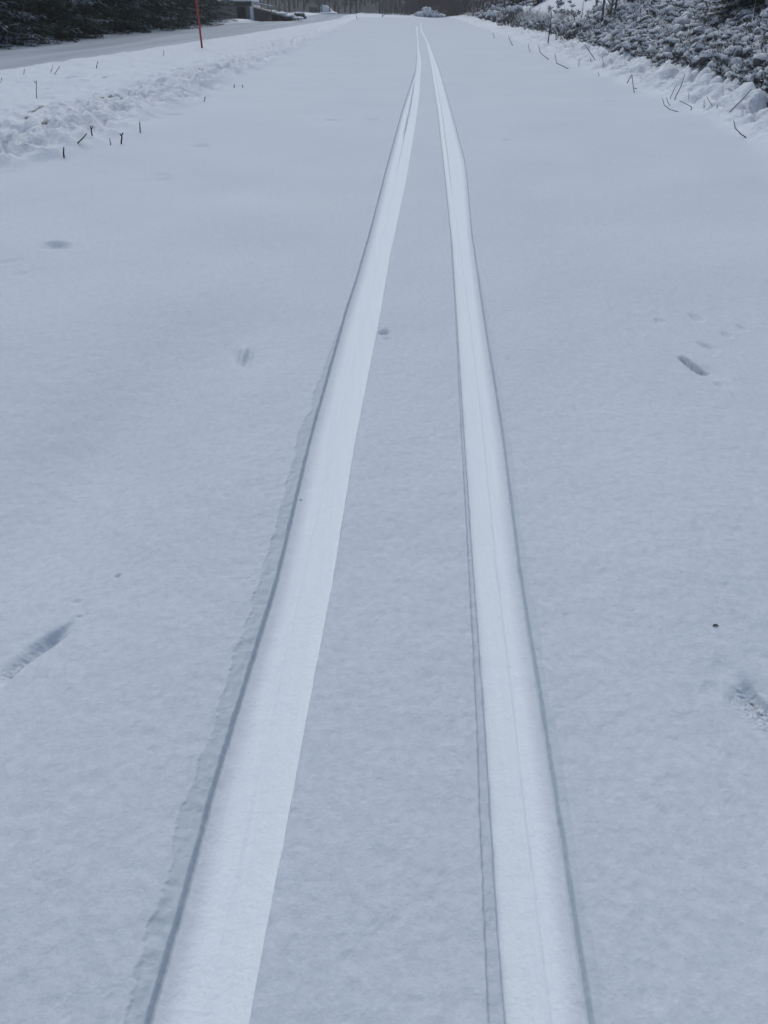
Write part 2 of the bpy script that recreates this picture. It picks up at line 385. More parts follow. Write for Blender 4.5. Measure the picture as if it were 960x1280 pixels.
M = dict(ground=m_ground(), heath=m_snowload('snowy_heath', (.058, .062, .058), (.17, .17, .168), -.06, (.62, .64, .67), 62, .60),
         bark=m_plain('bark', (.035, .030, .028), (.11, .10, .095), 30, .85, (1, 1, .25), .01),
         greybark=m_plain('grey_bark', (.10, .092, .092), (.20, .185, .18), 14, .85, (1, 1, .2), .01),
         twig=m_plain('twig_bark', (.030, .022, .020), (.07, .05, .045), 60, .7),
         straw=m_plain('dead_stem', (.16, .135, .10), (.28, .25, .20), 60, .8),
         needles=m_needles(), snow=m_plain('snow_cap', (.80, .82, .85), (.88, .89, .91), 12, .8, None, .01, .2),
         red=m_plain('red_stake_paint', (.34, .05, .04), (.44, .085, .065), 12, .45),
         tape=m_plain('grey_reflector', (.25, .25, .27), (.35, .35, .36), 20, .3),
         plank=m_plain('weathered_planks', (.075, .06, .055), (.14, .115, .10), 6, .8, (6, 1, .4), .01),
         wood=m_plain('pale_wood', (.30, .25, .21), (.42, .36, .31), 8, .8, None, .004),
         wall=m_plain('grey_render', (.26, .26, .27), (.34, .34, .35), 5, .8, None, .004),
         fascia=m_plain('dark_fascia', (.03, .036, .034), (.05, .055, .05), 8, .6),
         dark=m_plain('dark_boards', (.018, .016, .016), (.04, .036, .034), 6, .8, (6, 1, .4)),
         cloth=m_plain('white_sheeting', (.74, .76, .80), (.82, .84, .87), 3, .6, None, .03),
         thicket=m_plain('brown_thicket', (.05, .030, .026), (.10, .065, .055), 5, .85),
         brush=m_snowload('snowy_brush', (.045, .038, .038), (.09, .078, .076), .75, (.40, .41, .44), 3))

# ------------------------------------------------------------------ the snow-covered ground: one sheet
def build_ground():
    ys = np.arange(1420, 165, -1.15); D1 = np.array([gnd(480, y)[1] for y in ys])
    D2 = [D1[-1]]
    while D2[-1] < 130: D2.append(D2[-1] * (1.0055 if D2[-1] < 28 else 1.011))
    while D2[-1] < 900: D2.append(D2[-1] * 1.06)
    D0 = -np.geomspace(60, .6, 26); D0 = np.concatenate([D0, np.linspace(-.45, D1[0] - .02, 14)])
    D = np.concatenate([D0, D1, D2[1:]]); nr = len(D)
    Da = np.maximum(D, .02); ax = cp * Da + sp * H0
    W = .62 * ax + .22
    LL, LR, RL, RR = LLc(D), LRc(D), RLc(D), RRc(D)
    anc = [-W, LL - .05, LL - .009, LL + .012, LR - .008, LR + .008, RL - .026, RL + .005, RR - .012, RR + .009, RR + .035, W]
    cnt = [330, 44, 36, 44, 30, 60, 40, 36, 40, 30, 320][:0] or [320, 34, 34, 44, 30, 70, 34, 40, 34, 24, 340]
    cols = []
    for i in range(11):
        t = np.linspace(0, 1, cnt[i], endpoint=False)
        a, b = anc[i][:, None], anc[i + 1][:, None]; cols.append(a + (b - a) * t[None, :])
    cols.append(anc[11][:, None])
    X = np.concatenate(cols, 1)
    ext = np.geomspace(.12, 1, 16)[None, :]
    full = 400.0
    left = -W[:, None] - (full - W[:, None]) * (ext ** 3); right = W[:, None] + (full - W[:, None]) * (ext ** 3)
    X = np.concatenate([left[:, ::-1], X, right], 1); nc = X.shape[1]
    Y = np.repeat(D[:, None], nc, 1)
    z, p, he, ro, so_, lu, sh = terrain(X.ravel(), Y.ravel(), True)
    V = np.stack([X.ravel(), Y.ravel(), z], 1)
    i = np.arange(nr - 1)[:, None] * nc + np.arange(nc - 1)[None, :]; i = i.ravel()
    Fq = np.stack([i, i + 1, i + nc + 1, i + nc], 1)
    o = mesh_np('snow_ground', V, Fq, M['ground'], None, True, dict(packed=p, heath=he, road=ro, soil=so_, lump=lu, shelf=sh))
    tag(o, kind='structure'); print('ground', V.shape)
build_ground()

# ------------------------------------------------------------------ undergrowth: snow-laden heath on the bank
def ico(sub):
    bm = bmesh.new(); bmesh.ops.create_icosphere(bm, subdivisions=sub, radius=1); bm.verts.ensure_lookup_table()
    V = np.array([v.co[:] for v in bm.verts]); Fc = np.array([[v.index for v in f.verts] for f in bm.faces]); bm.free(); return V, Fc
def build_heath():
    protos = {}
    for sub in (2, 3):
        V, Fc = ico(sub); L = []
        for k in range(8):
            d = .32 * noise(V[:, 0] * 1.7 + 9 * k, V[:, 1] * 1.7 + V[:, 2] * 1.3, 50 + k) + .26 * noise(V[:, 0] * 3.9 + V[:, 2] * 3.1, V[:, 1] * 3.9 + 5 * k, 60 + k) + .14 * noise(V[:, 0] * 8 + V[:, 2] * 7, V[:, 1] * 8 - V[:, 2] * 3, 70 + k)
            L.append(V * (1 + 1.25 * d)[:, None])
        protos[sub] = (L, Fc)
    VV, FF, base = [], [], 0
    def put(x, y, r, sub, lift):
        nonlocal base
        L, Fc = protos[sub]; P = L[rng.integers(8)]
        a = rng.uniform(0, 6.28); ca, sa = math.cos(a), math.sin(a)
        Q = np.stack([(P[:, 0] * ca - P[:, 1] * sa) * r * rng.uniform(.85, 1.2), (P[:, 0] * sa + P[:, 1] * ca) * r, P[:, 2] * r * rng.uniform(.5, .95)], 1)
        tl = rng.uniform(-.3, .3); Q[:, 2] += Q[:, 0] * tl
        Q += np.array([x, y, lift]); VV.append(Q); FF.append(Fc + base); base += len(Q)
    D, s, = [], []
    for d0, d1, sm, cnt, r0, r1, sub in ((4.2, 9, 1.5, 4200, .016, .042, 2), (9, 16, 2.0, 5200, .024, .055, 2), (16, 30, 2.6, 4200, .04, .085, 2), (30, 62, 4., 2600, .07, .17, 2)):
        d = rng.uniform(d0, d1, cnt); s_ = rng.uniform(-.04, sm, cnt); x = xS(d) + s_; zz = terrain(x, d)
        dens = noise(x / .9, d / 1.2, 80)
        for i in range(cnt):
            if 18.3 < d[i] < 40 and s_[i] > .26 + .18 * dens[i] and rng.random() < .975: continue
            if dens[i] > .75: continue
            r = r0 * .7 + (r1 * 1.5 - r0 * .7) * rng.random() ** 2.2
            if 18 < d[i] < 44 and s_[i] > .22 + .25 * dens[i]: r *= .45
            put(x[i], d[i], r, sub, zz[i] + r * rng.uniform(-.1, 1.6))
    # little leafy sprigs sticking out all over
    VV = np.concatenate(VV); FF = np.concatenate(FF); k = rng.integers(0, len(VV), 420000); k = k[VV[k, 1] < 34]; P = VV[k]; m = len(P)
    d = rng.normal(0, 1, (m, 3)); d[:, 2] = abs(d[:, 2]) * .8; d /= np.linalg.norm(d, axis=1)[:, None]
    w_ = np.cross(d, rng.normal(0, 1, (m, 3))); w_ /= np.linalg.norm(w_, axis=1)[:, None]
    L = (rng.uniform(.015, .060, m) * np.maximum(1, P[:, 1] / 11))[:, None]; P = P - d * .004
    V2 = np.concatenate([P, P + d * L * .5 + w_ * L * .24, P + d * L]); j = np.arange(m) + len(VV)
    VV = np.concatenate([VV, V2]); FF = np.concatenate([FF, np.stack([j, j + m, j + 2 * m], 1)])
    n = 2600; d = rng.uniform(4.4, 40, n) ; x = xS(d) + rng.uniform(-.05, 1.8, n) * np.where(d > 18.3, .16, 1); z = terrain(x, d); hgt = rng.uniform(.08, .30, n) * np.where(d > 16, 1.5, 1)
    q = rng.normal(0, .35, (n, 2)) * hgt[:, None]; B = np.stack([x, d, z - .02], 1); T_ = B + np.stack([q[:, 0], q[:, 1], hgt], 1); w3 = np.array([[.0028, 0, 0], [-.0014, .0024, 0], [-.0014, -.0024, 0]])
    a0 = len(VV); P6 = np.concatenate([B + w3[k2] * (1 + d[:, None] / 9) for k2 in range(3)] + [T_]); ix = np.arange(n) + a0
    VV = np.concatenate([VV, P6]); FF = np.concatenate([FF] + [np.stack([ix + k2 * n, ix + ((k2 + 1) % 3) * n, ix + 3 * n], 1) for k2 in range(3)])
    o = mesh_np('undergrowth', VV, FF, M['heath'])
    tag(o, 'low snow-laden heath and bilberry growth on the rising bank', 'undergrowth', kind='stuff')
build_heath()

# ------------------------------------------------------------------ trees
def tri_mesh(name, T, mat, parent, snowy=None):
    T = np.asarray(T, np.float32).reshape(-1, 3); n = len(T) // 3
    return mesh_np(name, T, np.arange(n * 3).reshape(-1, 3), mat, parent, False, None if snowy is None else dict(snowy=np.repeat(snowy, 3)))
def spruce_meshes(seed, Ht, Rb, snowiness):
    """dense spruce with drooping, snow-dusted branches down to the ground"""
    r = random.Random(seed); mb = MB()
    mb.tube([(0, 0, -.2), (0.02, 0, Ht * .4), (0, 0.02, Ht)], [.13, .08, .012], 8)
    br = MB(); T = []; S = []
    z = .12
    while z < Ht - .15:
        f = z / Ht; L0 = Rb * (1 - f) ** .75 + .1
        nb = 9 if z < 3.2 else 7
        for k in range(nb):
            an = r.uniform(0, 6.283); L = L0 * r.uniform(.65, 1.12); zz = z + r.uniform(-.1, .1)
            da, up = Vector((math.cos(an), math.sin(an), 0)), Vector((0, 0, 1))
            side = Vector((-da.y, da.x, 0)); droop = r.uniform(.18, .42); pts = []
            for q in range(6):
                t = q / 5; pts.append(da * (L * t) + up * max(zz - droop * L * t * (1.25 - .55 * t), .03 + .02 * t) + side * (.06 * L * math.sin(3 * t + an)))
            if z < 3.5: br.tube(pts, [.016 * (1 - q / 6) + .003 for q in range(6)], 3)
            lo = z < 3.2; step = .055 if lo else .14; nt_ = int(L / step)
            bs = r.random() < snowiness
            for q in range(nt_):
                t = (q + .5 + r.uniform(-.3, .3)) / nt_
                if t < .1: continue
                i = min(int(t * 5), 4); p = pts[i].lerp(pts[i + 1], t * 5 - i)
                wl = (.26 if lo else .36) * (1 - .65 * t) * L / 1.4 + .06
                for sg in (-1, 1):
                    d = (side * sg + da * r.uniform(.3, 1.0) + up * r.uniform(-.9, .35)).normalized() * wl * r.uniform(.6, 1.2)
                    nrm = (up + side * r.uniform(-.5, .5)).normalized()
                    wv = d.cross(nrm).normalized() * (.020 if lo else .045)
                    sn = 1. if (bs and r.random() < .62) or r.random() < .03 else 0.
                    tip = p + d; midp = p + d * .45
                    T.extend([p - wv * .4, midp - wv * 1.3, tip, p + wv * .4, tip, midp + wv * 1.3]); S += [sn, sn]
                    if lo:
                        for e in range(2):       # side sprays
                            pp = p + d * r.uniform(.25, .8); dd = (d.normalized() + wv.normalized() * r.choice((-1, 1)) * .9 - up * r.uniform(0, .6)) * .07
                            T.extend([pp - up * .006, pp + up * .012, pp + dd]); S.append(sn)
        z += .19 if z < 3 else .42
    return mb, br, T, np.array(S)
def make_spruce(seed, Ht, Rb, snowiness):
    root = empty('spruce_tree', (0, 0, 0)); mb, br, T, S = spruce_meshes(seed, Ht, Rb, snowiness)
    mb.build('trunk', M['bark'], root, True); br.build('branches', M['bark'], root); tri_mesh('crown', [tuple(v) for v in T], M['needles'], root, S)
    return root
sp_protos = [make_spruce(1, 9.5, 1.65, .40), make_spruce(2, 8.5, 1.45, .10), make_spruce(3, 10.5, 1.65, .16)]
used = set()
def place(protos, k, loc, rz, s, name_label, cat, group):
    p = protos[k]
    o = p if id(p) not in used else copy_tree(p)
    used.add(id(p)); o.location = loc; o.rotation_euler = (0, 0, rz); o.scale = (s, s, s)
    tag(o, name_label, cat, group); return o
# front row along the far side of the road, second row behind
row = [(16.2, -10.1, 0, 1.0), (18.6, -9.6, 0, .8), (21.0, -9.9, 1, 1.0), (23.4, -9.7, 2, .95), (26.0, -9.9, 1, 1.1), (28.6, -9.7, 1, .9), (31.2, -9.9, 2, 1.0), (34.2, -9.8, 1, 1.0),
       (37.2, -9.9, 0, .95), (40.2, -9.9, 2, 1.0), (43.6, -10.1, 1, 1.0), (47.2, -10.2, 0, .8), (50.8, -10.4, 2, .85)]
lab_sp = ['snow-dusted spruce at the near left end of the row, cut by the picture edge', 'low snowiest spruce with white lower branches, second in the row beside the road',
          'dark spruce right after the snowy low one, third in the row beside the road', 'fourth spruce of the roadside row, bright snow clot between its branches',
          'nearly black spruce, fifth from the near end of the roadside row', 'dark narrow spruce, sixth from the near end of the roadside row',
          'snow-dusted spruce, seventh from the near end of the roadside row', 'dark spruce behind and just left of the red snow stake',
          'frosted spruce directly behind the red snow stake', 'snow-dusted spruce just right of the red snow stake',
          'dark spruce, third from the far end of the roadside row', 'small frosted spruce, second from the far end of the roadside row', 'last spruce of the roadside row, next to the grey shed']
for i, (d, x, k, s) in enumerate(row):
    x = x + (1.25 if d < 22 else .9 if d < 36 else .5); place(sp_protos, k, (x, d, zat(x, d) - .04), i * 1.9, s, lab_sp[i], 'spruce tree', 'spruces in a row beyond the road')
for i in range(12):
    d = 17 + i * 3.3; x = -12.2 - .5 * (i % 2)
    place(sp_protos, (i + 1) % 3, (x, d, zat(x, d)), i * 2.3 + 1, 1.15, 'dark spruce standing in the second row, behind the roadside spruces', 'spruce tree', 'spruces in the row behind')

def bare_tree(name, seed, Ht, r0, mat, lean=.04, nbr=26, low=.25, cls='bare tree', twigs=2):
    r = random.Random(seed); root = empty(name, (0, 0, 0)); tr = MB(); N_ = 9; pts = []
    ph = r.uniform(0, 6)
    for i in range(N_ + 1):
        t = i / N_; pts.append(Vector((lean * Ht * t * math.cos(ph) + .03 * math.sin(5 * t + ph) * Ht * .2, lean * Ht * t * math.sin(ph), Ht * t - .15 * (i == 0))))
    tr.tube(pts, [r0 * (1 - .9 * i / N_) for i in range(N_ + 1)], 7); tr.build('trunk', mat, root, True)
    b = MB()
    def limb(p, d, L, rad, lev):
        q = [p]; dd = d.normalized()
        for j in range(4):
            dd = (dd + Vector((r.uniform(-.25, .25), r.uniform(-.25, .25), r.uniform(-.05, .22)))).normalized(); q.append(q[-1] + dd * (L / 4))
        b.tube(q, [rad, rad * .8, rad * .6, rad * .4, rad * .2], 4 if lev == 0 else 3)
        if lev < twigs:
            for j in range(4 if lev == 0 else 3):
                i = r.randint(1, 4); limb(q[i], dd + Vector((r.uniform(-1, 1), r.uniform(-1, 1), r.uniform(-.2, .6))), L * r.uniform(.35, .6), rad * .45, lev + 1)
    for k in range(nbr):
        t = low + (1 - low) * (k / nbr) ** 1.0 * .96; i = min(int(t * N_), N_ - 1); p = pts[i].lerp(pts[i + 1], t * N_ - i)
        a = r.uniform(0, 6.283); limb(p, Vector((math.cos(a), math.sin(a), r.uniform(.5, 1.3))), Ht * (.28 * (1 - t) + .06) * r.uniform(.7, 1.2), r0 * .30 * (1 - t) + .003, 0)
    b.build('branches', mat, root)
    return root
# slender saplings on the right bank
sapl = [(742, 22, 4.2, 'tallest bare sapling on the right bank, leftmost of its clump'), (752, 36, 3.6, 'bare sapling on the right bank, second stem of the clump'),
        (759, 38, 3.0, 'thin bare sapling on the right bank, third stem of the clump'), (766, 30, 2.8, 'thin bare sapling at the right side of the bank clump'),
        (685, 53, .55, 'short bare stem standing in snow at the left foot of the bank'), (725, 36, .55, 'short dark upright stem left of the sapling clump')]
for i, (px, py, Ht, lb) in enumerate(sapl):
    x, y, z = hit(px, py); small = Ht < 1
    o = bare_tree('sapling', 100 + i, Ht, .012 if small else .022 + .004 * (i == 0), M['greybark'] if not small else M['twig'], .02, 3 if small else 26, .35 if small else .08, twigs=1)
    o.location = (x, y, z); tag(o, lb, 'sapling', 'bare saplings on the right bank')
# young trees further along the right bank
far_r = [(613, 21, 7, .07, 'bare grey tree at the far end of the right bank, left of a pair'), (617, 21, 7.5, .06, 'bare grey tree at the far end of the right bank, right of a pair'),
         (592, 20, 6, .05, 'thin bare tree beside the far end of the ski track'), (575, 19, 6, .05, 'thin bare tree right behind the snow-covered bush'), (630, 14, 6, .05, 'bare tree just left of the small green spruce on the bank'),
         (603, 19, 7, .05, 'bare thin tree between two others at the path\'s far right')]
for i, (px, py, Ht, r0, lb) in enumerate(far_r):
    x, y, z = hit(px, py)
    if y > 90: y = 80 + i * 2; x = (px - 480) / F * (cp * y + sp * H0); z = zat(x, y)
    o = bare_tree('bare_tree', 200 + i, Ht, r0, M['greybark'], .02, 44, .03)
    o.location = (x, y, z); tag(o, lb, 'bare tree', 'bare trees along the far right bank')
# evergreens on the right bank
for i, (px, py, sc_, lb) in enumerate([(641, 12, .30, 'small green spruce at the far top of the right bank'), (672, 5, .28, 'small dark spruce above the bare snow patch on the bank'),
                                       (926, 20, .24, 'dark green spruce sapling at the top right corner of the bank'), (955, 14, .22, 'spruce sapling cut off by the picture\'s top right corner'),
                                       (652, 8, .22, 'low dark spruce between the two others on the far bank')]):
    x, y, z = hit(px, py); place(sp_protos, (i + 1) % 3, (x, y, z - .05), i * 2.1, sc_, lb, 'spruce sapling', 'small spruces on the right bank')

# shrubs, low and twiggy, snow on top
def shrub(name, seed, W, Hh, n, mat, depth=.6):
    r = random.Random(seed); b = MB()
    for k in range(n):
        x = r.uniform(-.5, .5) * W; y = r.uniform(-.5, .5) * W * depth; L = Hh * r.uniform(.5, 1.1) * (1 - .5 * abs(x) / W)
        p = Vector((x, y, -.03)); q = [p]; d = Vector((r.uniform(-.5, .5), r.uniform(-.5, .5), 1)).normalized()
        for j in range(4):
            d = (d + Vector((r.uniform(-.3, .3), r.uniform(-.3, .3), r.uniform(-.25, .1)))).normalized(); q.append(q[-1] + d * L / 4)
        rr = .006 * (Hh ** .5) * 1.4
        b.tube(q, [rr, rr * .9, rr * .7, rr * .5, rr * .25], 3)
        for j in range(5):
            s = q[r.randint(1, 4)]; e = s + (d + Vector((r.uniform(-1, 1), r.uniform(-1, 1), r.uniform(-.3, .6)))) * L * .18; b.tube([s, (s + e) / 2 + Vector((0, 0, .01)), e], [rr * .5, rr * .4, rr * .2], 3)
    return b.build(name, mat)
def lump_mesh(name, seed, pts, mat, parent=None):
    """a heap of soft noisy lumps: (x,y,z,rx,ry,rz)"""
    V, Fc = ico(3); VV, FF, base = [], [], 0
    for k, (x, y, z, a, b, c) in enumerate(pts):
        d = .22 * noise(V[:, 0] * 1.6 + 3 * k, V[:, 1] * 1.6 + V[:, 2], seed + k) + .12 * noise(V[:, 0] * 4 + V[:, 2] * 3, V[:, 1] * 4 + k, seed + 40 + k) + .07 * noise(V[:, 0] * 9, V[:, 1] * 9 + V[:, 2] * 8, seed + 80 + k)
        VV.append(V * (1 + d)[:, None] * np.array([a, b, c]) + np.array([x, y, z])); FF.append(Fc + base); base += len(V)
    return mesh_np(name, np.concatenate(VV), np.concatenate(FF), mat, parent)

# snow-covered bush where the path ends
Db = 82.; sb = .5 * 0 + (cp * Db + sp * H0) / F
bx = (535 - 480) * sb; root = empty('snowy_bush', (bx, Db, zat(bx, Db)))
o = shrub('stems', 5, 3.4, 1.9, 150, M['brush']); o.parent = root
r = random.Random(3)
arms = MB()
for k in range(26):
    a = r.uniform(-1.2, 1.2); L = r.uniform(.6, 1.5); p0 = Vector((r.uniform(-.9, .9), r.uniform(-.5, .2), r.uniform(.1, .45)))
    L *= .7; arms.tube([p0, p0 + Vector((math.sin(a) * L * .5, -.1, L * .36)), p0 + Vector((math.sin(a) * L, -.2, L * .45 * math.cos(a) + .1))], [.12, .10, .03], 7)
arms.build('snow_on_branches', M['snow'], root, True)
lump_mesh('snow_cover', 300, [(-.9, -.2, .25, .75, .6, .42), (-.2, -.25, .45, .75, .6, .55), (.55, -.3, .25, .7, .6, .32), (-.35, -.2, .8, .4, .35, .4), (1.3, -.2, .2, .7, .5, .22), (-1.6, -.1, .1, .6, .5, .22), (.1, -.3, .85, .28, .3, .28)], M['snow'], root)
root.scale = (.8, .8, .68); tag(root, 'bush buried under white snow where the ski track ends', 'bush')
for i, (px, D_, W_, H_, n_, lb) in enumerate([(570, 86, 4.5, 2.6, 240, 'brown leafless thicket behind the snow-covered bush'), (598, 70, 3.5, 2.0, 200, 'grey twiggy shrub at the far end of the right bank'),
                                              (497, 92, 3.5, 2.2, 160, 'pale twiggy shrub left of the snow-covered bush'), (545, 90, 5, 3.4, 700, 'tall reddish-brown thicket right above the snow-covered bush'), (625, 50, 2.6, 1.2, 160, 'twiggy shrub on the right bank below the small spruces'),
                                              (650, 30, 1.6, .6, 120, 'low twiggy shrub on the bank left of the bare snow patch'), (700, 21, 1.0, .4, 80, 'low twiggy shrub below the bare snow patch on the bank'), (722, 16, .9, .35, 70, 'low dark shrub at the foot of the sapling clump')]):
    ax = (cp * D_ + sp * H0) / F; x = (px - 480) * ax
    o = shrub('shrub', 20 + i, W_, H_, n_, M['thicket'] if 'brown' in lb else M['brush'] if D_ > 40 else M['twig']); o.location = (x, D_, zat(x, D_)); tag(o, lb, 'shrub', 'leafless shrubs at the path edge')

# wooded rise behind: individual trunks in front, a mass behind
bt = [bare_tree('bare_tree', 300 + i, 12, .11 + .02 * i, M['greybark' if i % 2 else 'bark'], .02, 40, .04) for i in range(4)]
rr = random.Random(11); kk = 0
for i in range(64):
    D_ = rr.uniform(119, 131); px = 335 + (i + rr.uniform(-.4, .4)) * 4.6; ax = (cp * D_) / F; x = (px - 480) * ax
    place(bt, i % 4, (x, D_, zat(x, D_) - .1), rr.uniform(0, 6), rr.uniform(.8, 1.15), 'bare grey tree in the front of the wood beyond the far end of the field', 'bare tree', 'bare trees at the front of the far wood')
def far_wood():
    n = 5200; x = rng.uniform(-75, 60, n); y = rng.uniform(124, 190, n)
    ok = ~((y < 126)); x, y = x[ok], y[ok]; z = terrain(x, y); n = len(x)
    Hh = rng.uniform(2, 13, n); r0 = np.where(Hh > 7, rng.uniform(.06, .16, n), rng.uniform(.02, .05, n))
    lx = rng.normal(0, .05, n) * Hh; ly = rng.normal(0, .05, n) * Hh
    VV = []
    for lev in (0, 1):
        for k in range(4):
            a = k * math.pi / 2; r_ = r0 * (1 if lev == 0 else .25)
            VV.append(np.stack([x + lev * lx + r_ * math.cos(a), y + lev * ly + r_ * math.sin(a), z - .1 + lev * Hh], 1))
    V = np.concatenate(VV); i = np.arange(n); Fq = np.concatenate([np.stack([i + k * n, i + ((k + 1) % 4) * n, i + (4 + (k + 1) % 4) * n, i + (4 + k) * n], 1) for k in range(4)])
    # fine twig cards through the volume
    m = 60000; cx = rng.uniform(-75, 60, m); cy = rng.uniform(122, 175, m); cz = terrain(cx, cy) + rng.uniform(0, 10, m) ** 1.0
    d = rng.normal(0, 1, (m, 3)); d[:, 2] = abs(d[:, 2]) * 1.6; d /= np.linalg.norm(d, axis=1)[:, None]; L = rng.uniform(.5, 1.6, m)[:, None]
    P = np.stack([cx, cy, cz], 1); w_ = np.stack([d[:, 1], -d[:, 0], d[:, 2] * 0 + .2], 1) * .03
    V2 = np.concatenate([P - w_, P + w_, P + d * L + w_ * .3, P + d * L - w_ * .3]); j = np.arange(m) + len(V)
    Fq = np.concatenate([Fq, np.stack([j, j + m, j + 2 * m, j + 3 * m], 1)])
    o = mesh_np('far_wood', np.concatenate([V, V2]), Fq, M['brush'], None, False)
    tag(o, 'dense brownish wood rising beyond the far end of the field', 'wood', kind='stuff')
far_wood()

# ------------------------------------------------------------------ shed, deck, brush pile, tent, far hut
Ds = 57.; ax = (cp * Ds + sp * H0) / F
def WX(px, D=Ds): return (px - 480) * (cp * D + sp * H0) / F
def WZ(py, D=Ds): v = ray(480, py); return H0 + v[2] * D / v[1]
def PX(px, py, D): v = ray(px, py); t = D / v[1]; return v[0] * t, H0 + v[2] * t
gx, gz0 = PX(316, 28, Ds); gz = zat(gx, Ds)
root = empty('shed', (gx, Ds, gz))
hh = WZ(2.5) - gz
b = MB(); b.box((-2.6, .35, -.1), (-.12, 3.2, hh)); b.build('wall', M['wall'], root)
MB().box((-.12, -.05, -.1), (.10, 3.2, hh - .012)).build('corner_post', M['cloth'], root)
MB().box((-1.0, .30, .05), (-.45, .346, hh * .72)).build('door', M['dark'], root)
MB().box((-2.8, -.25, hh - .22), (.02, 3.4, hh + .03)).build('roof', M['fascia'], root)
MB().prism([(-2.85, hh + .034), (.06, hh + .034), (.02, hh + .2), (-.4, hh + .27), (-2.6, hh + .26)], -.3, 3.4).build('roof_snow', M['snow'], root)
tag(root, 'small grey shed with white corner post and dark snow-topped roof edge beyond the road', 'shed')
gx2, _ = PX(318.5, 27, Ds); root = empty('raised_deck', (gx2, Ds + .05, gz)); x1 = WX(336.5) - gx2; x2 = WX(341) - gx2
zt0 = WZ(10.0) - gz; zt1 = WZ(15.5) - gz
fr = MB()
nb = 9
for k in range(nb):
    a = x1 * k / nb; b_ = x1 * (k + 1) / nb - .008; za = zt0 + (zt1 - zt0) * k / nb; fr.prism([(a, -.1), (b_, -.1), (b_, za), (a, za)], 0, .05)
fr.build('plank_cladding', M['plank'], root)
MB().prism([(0.004, -.1), (x1, -.1), (x1, zt1 - .05), (0.004, zt0 - .05)], .055, 2.0).build('frame', M['plank'], root)
MB().prism([(-.02, zt0 + .004), (x2, zt1 - .02), (x2, zt1 + .035), (-.02, zt0 + .062)], -.06, 2.05).build('deck_board', M['wood'], root)
rl = WZ(3.5) - gz; rl2 = WZ(8) - gz
MB().prism([(-.02, rl - .07), (x2 + .06, rl2 - .07), (x2 + .06, rl2), (-.02, rl)], -.05, .0).build('rail', M['wood'], root)
for t in (.42, .96):
    MB().box((x2 * t - .03, -.045, zt0 + (zt1 - zt0) * t - .06), (x2 * t + .03, -.005, rl + (rl2 - rl) * t - .05)).build('rail_post', M['wood'], root)
MB().prism([(-.02, rl + .002), (x2 + .06, rl2 + .002), (x2 + .05, rl2 + .05), (-.01, rl + .05)], -.05, .0).build('rail_snow', M['snow'], root)
tag(root, 'brown plank-clad raised deck with pale railing next to the grey shed', 'deck')
gx3 = WX(354, 59); gz3 = zat(gx3, 59); root = empty('brush_pile', (gx3, 59, gz3))
o = shrub('brushwood', 61, 2.6, .62, 200, M['twig'], .5); o.parent = root; o.location = (-.1, 0, 0)
lump_mesh('snow_cover', 400, [(-.75, 0, .48, .42, .4, .12), (-.2, 0, .40, .5, .4, .11), (.4, 0, .28, .5, .4, .10), (.95, 0, .16, .45, .4, .09), (-1.0, .2, .3, .2, .4, .2)], M['snow'], root)
lump_mesh('branches', 410, [(-.5, .05, .22, .6, .35, .22), (.2, .05, .15, .6, .35, .16)], M['dark'], root)
tag(root, 'snow-topped brush pile sloping down to the right of the deck', 'brush pile')
# little heap of logs further on
gx4, gy4, _ = hit(374, 20.5); gy4 = min(gy4, 70.); gx4 = WX(374, gy4); root = empty('log_pile', (gx4, gy4, zat(gx4, gy4)))
for k, (dx, dz) in enumerate(((-.22, .10), (0, .10), (.22, .10), (-.1, .27), (.12, .27))):
    MB().tube([(dx - .25, -.15 + .02 * k, dz), (dx + .3, .25, dz)], [.10, .09], 10).build('log', M['bark'], root, True)
lump_mesh('snow_cover', 420, [(0, .05, .40, .42, .25, .07)], M['snow'], root)
tag(root, 'small dark pile of logs with snow on it, far beyond the road', 'log pile')
# white tent-like cover between trunks, dark hut beside it
Dt = 104.; gxt = WX(408, Dt); zt = zat(gxt, Dt); k_ = (cp * Dt + sp * H0) / F
root = empty('covered_stack', (gxt, Dt, zt))
top = WZ(6, Dt) - zt
MB().prism([(-7 * k_, -.1), (9.5 * k_, -.1), (9.5 * k_, .12 * top), (4 * k_, .62 * top), (-1 * k_, .97 * top), (-4.5 * k_, top), (-7 * k_, .9 * top)], 0, 2.6).build('sheet', M['cloth'], root)
lump_mesh('snow_skirt', 430, [(7 * k_, -.2, .0, .8, .5, .25), (-3 * k_, -.3, .0, .8, .4, .2)], M['snow'], root)
for dx in (-8.6, -5.6, 4.4):
    MB().tube([(dx * k_, -.12, -.1), (dx * k_, -.1, top * 1.02)], [.05, .045], 8).build('post', M['bark'], root, True)
tag(root, 'white sheet-covered stack with dark posts at the edge of the wood', 'covered stack')
gxh = WX(392, Dt + 2); zh = zat(gxh, Dt + 2); root = empty('hut', (gxh, Dt + 2, zh)); kt = WZ(11, Dt + 2) - zh
MB().box((-5.5 * k_, 0, -.1), (5.2 * k_, 2.4, kt)).build('wall', M['dark'], root)
MB().prism([(-6.3 * k_, kt + .004), (6 * k_, kt + .004), (4.2 * k_, kt + .16), (-4.8 * k_, kt + .16)], -.2, 2.6).build('roof', M['fascia'], root)
MB().box((-2 * k_, -.04, 0), (1.2 * k_, -.004, kt * .8)).build('door', M['plank'], root)
tag(root, 'low dark hut left of the white sheet-covered stack', 'hut')

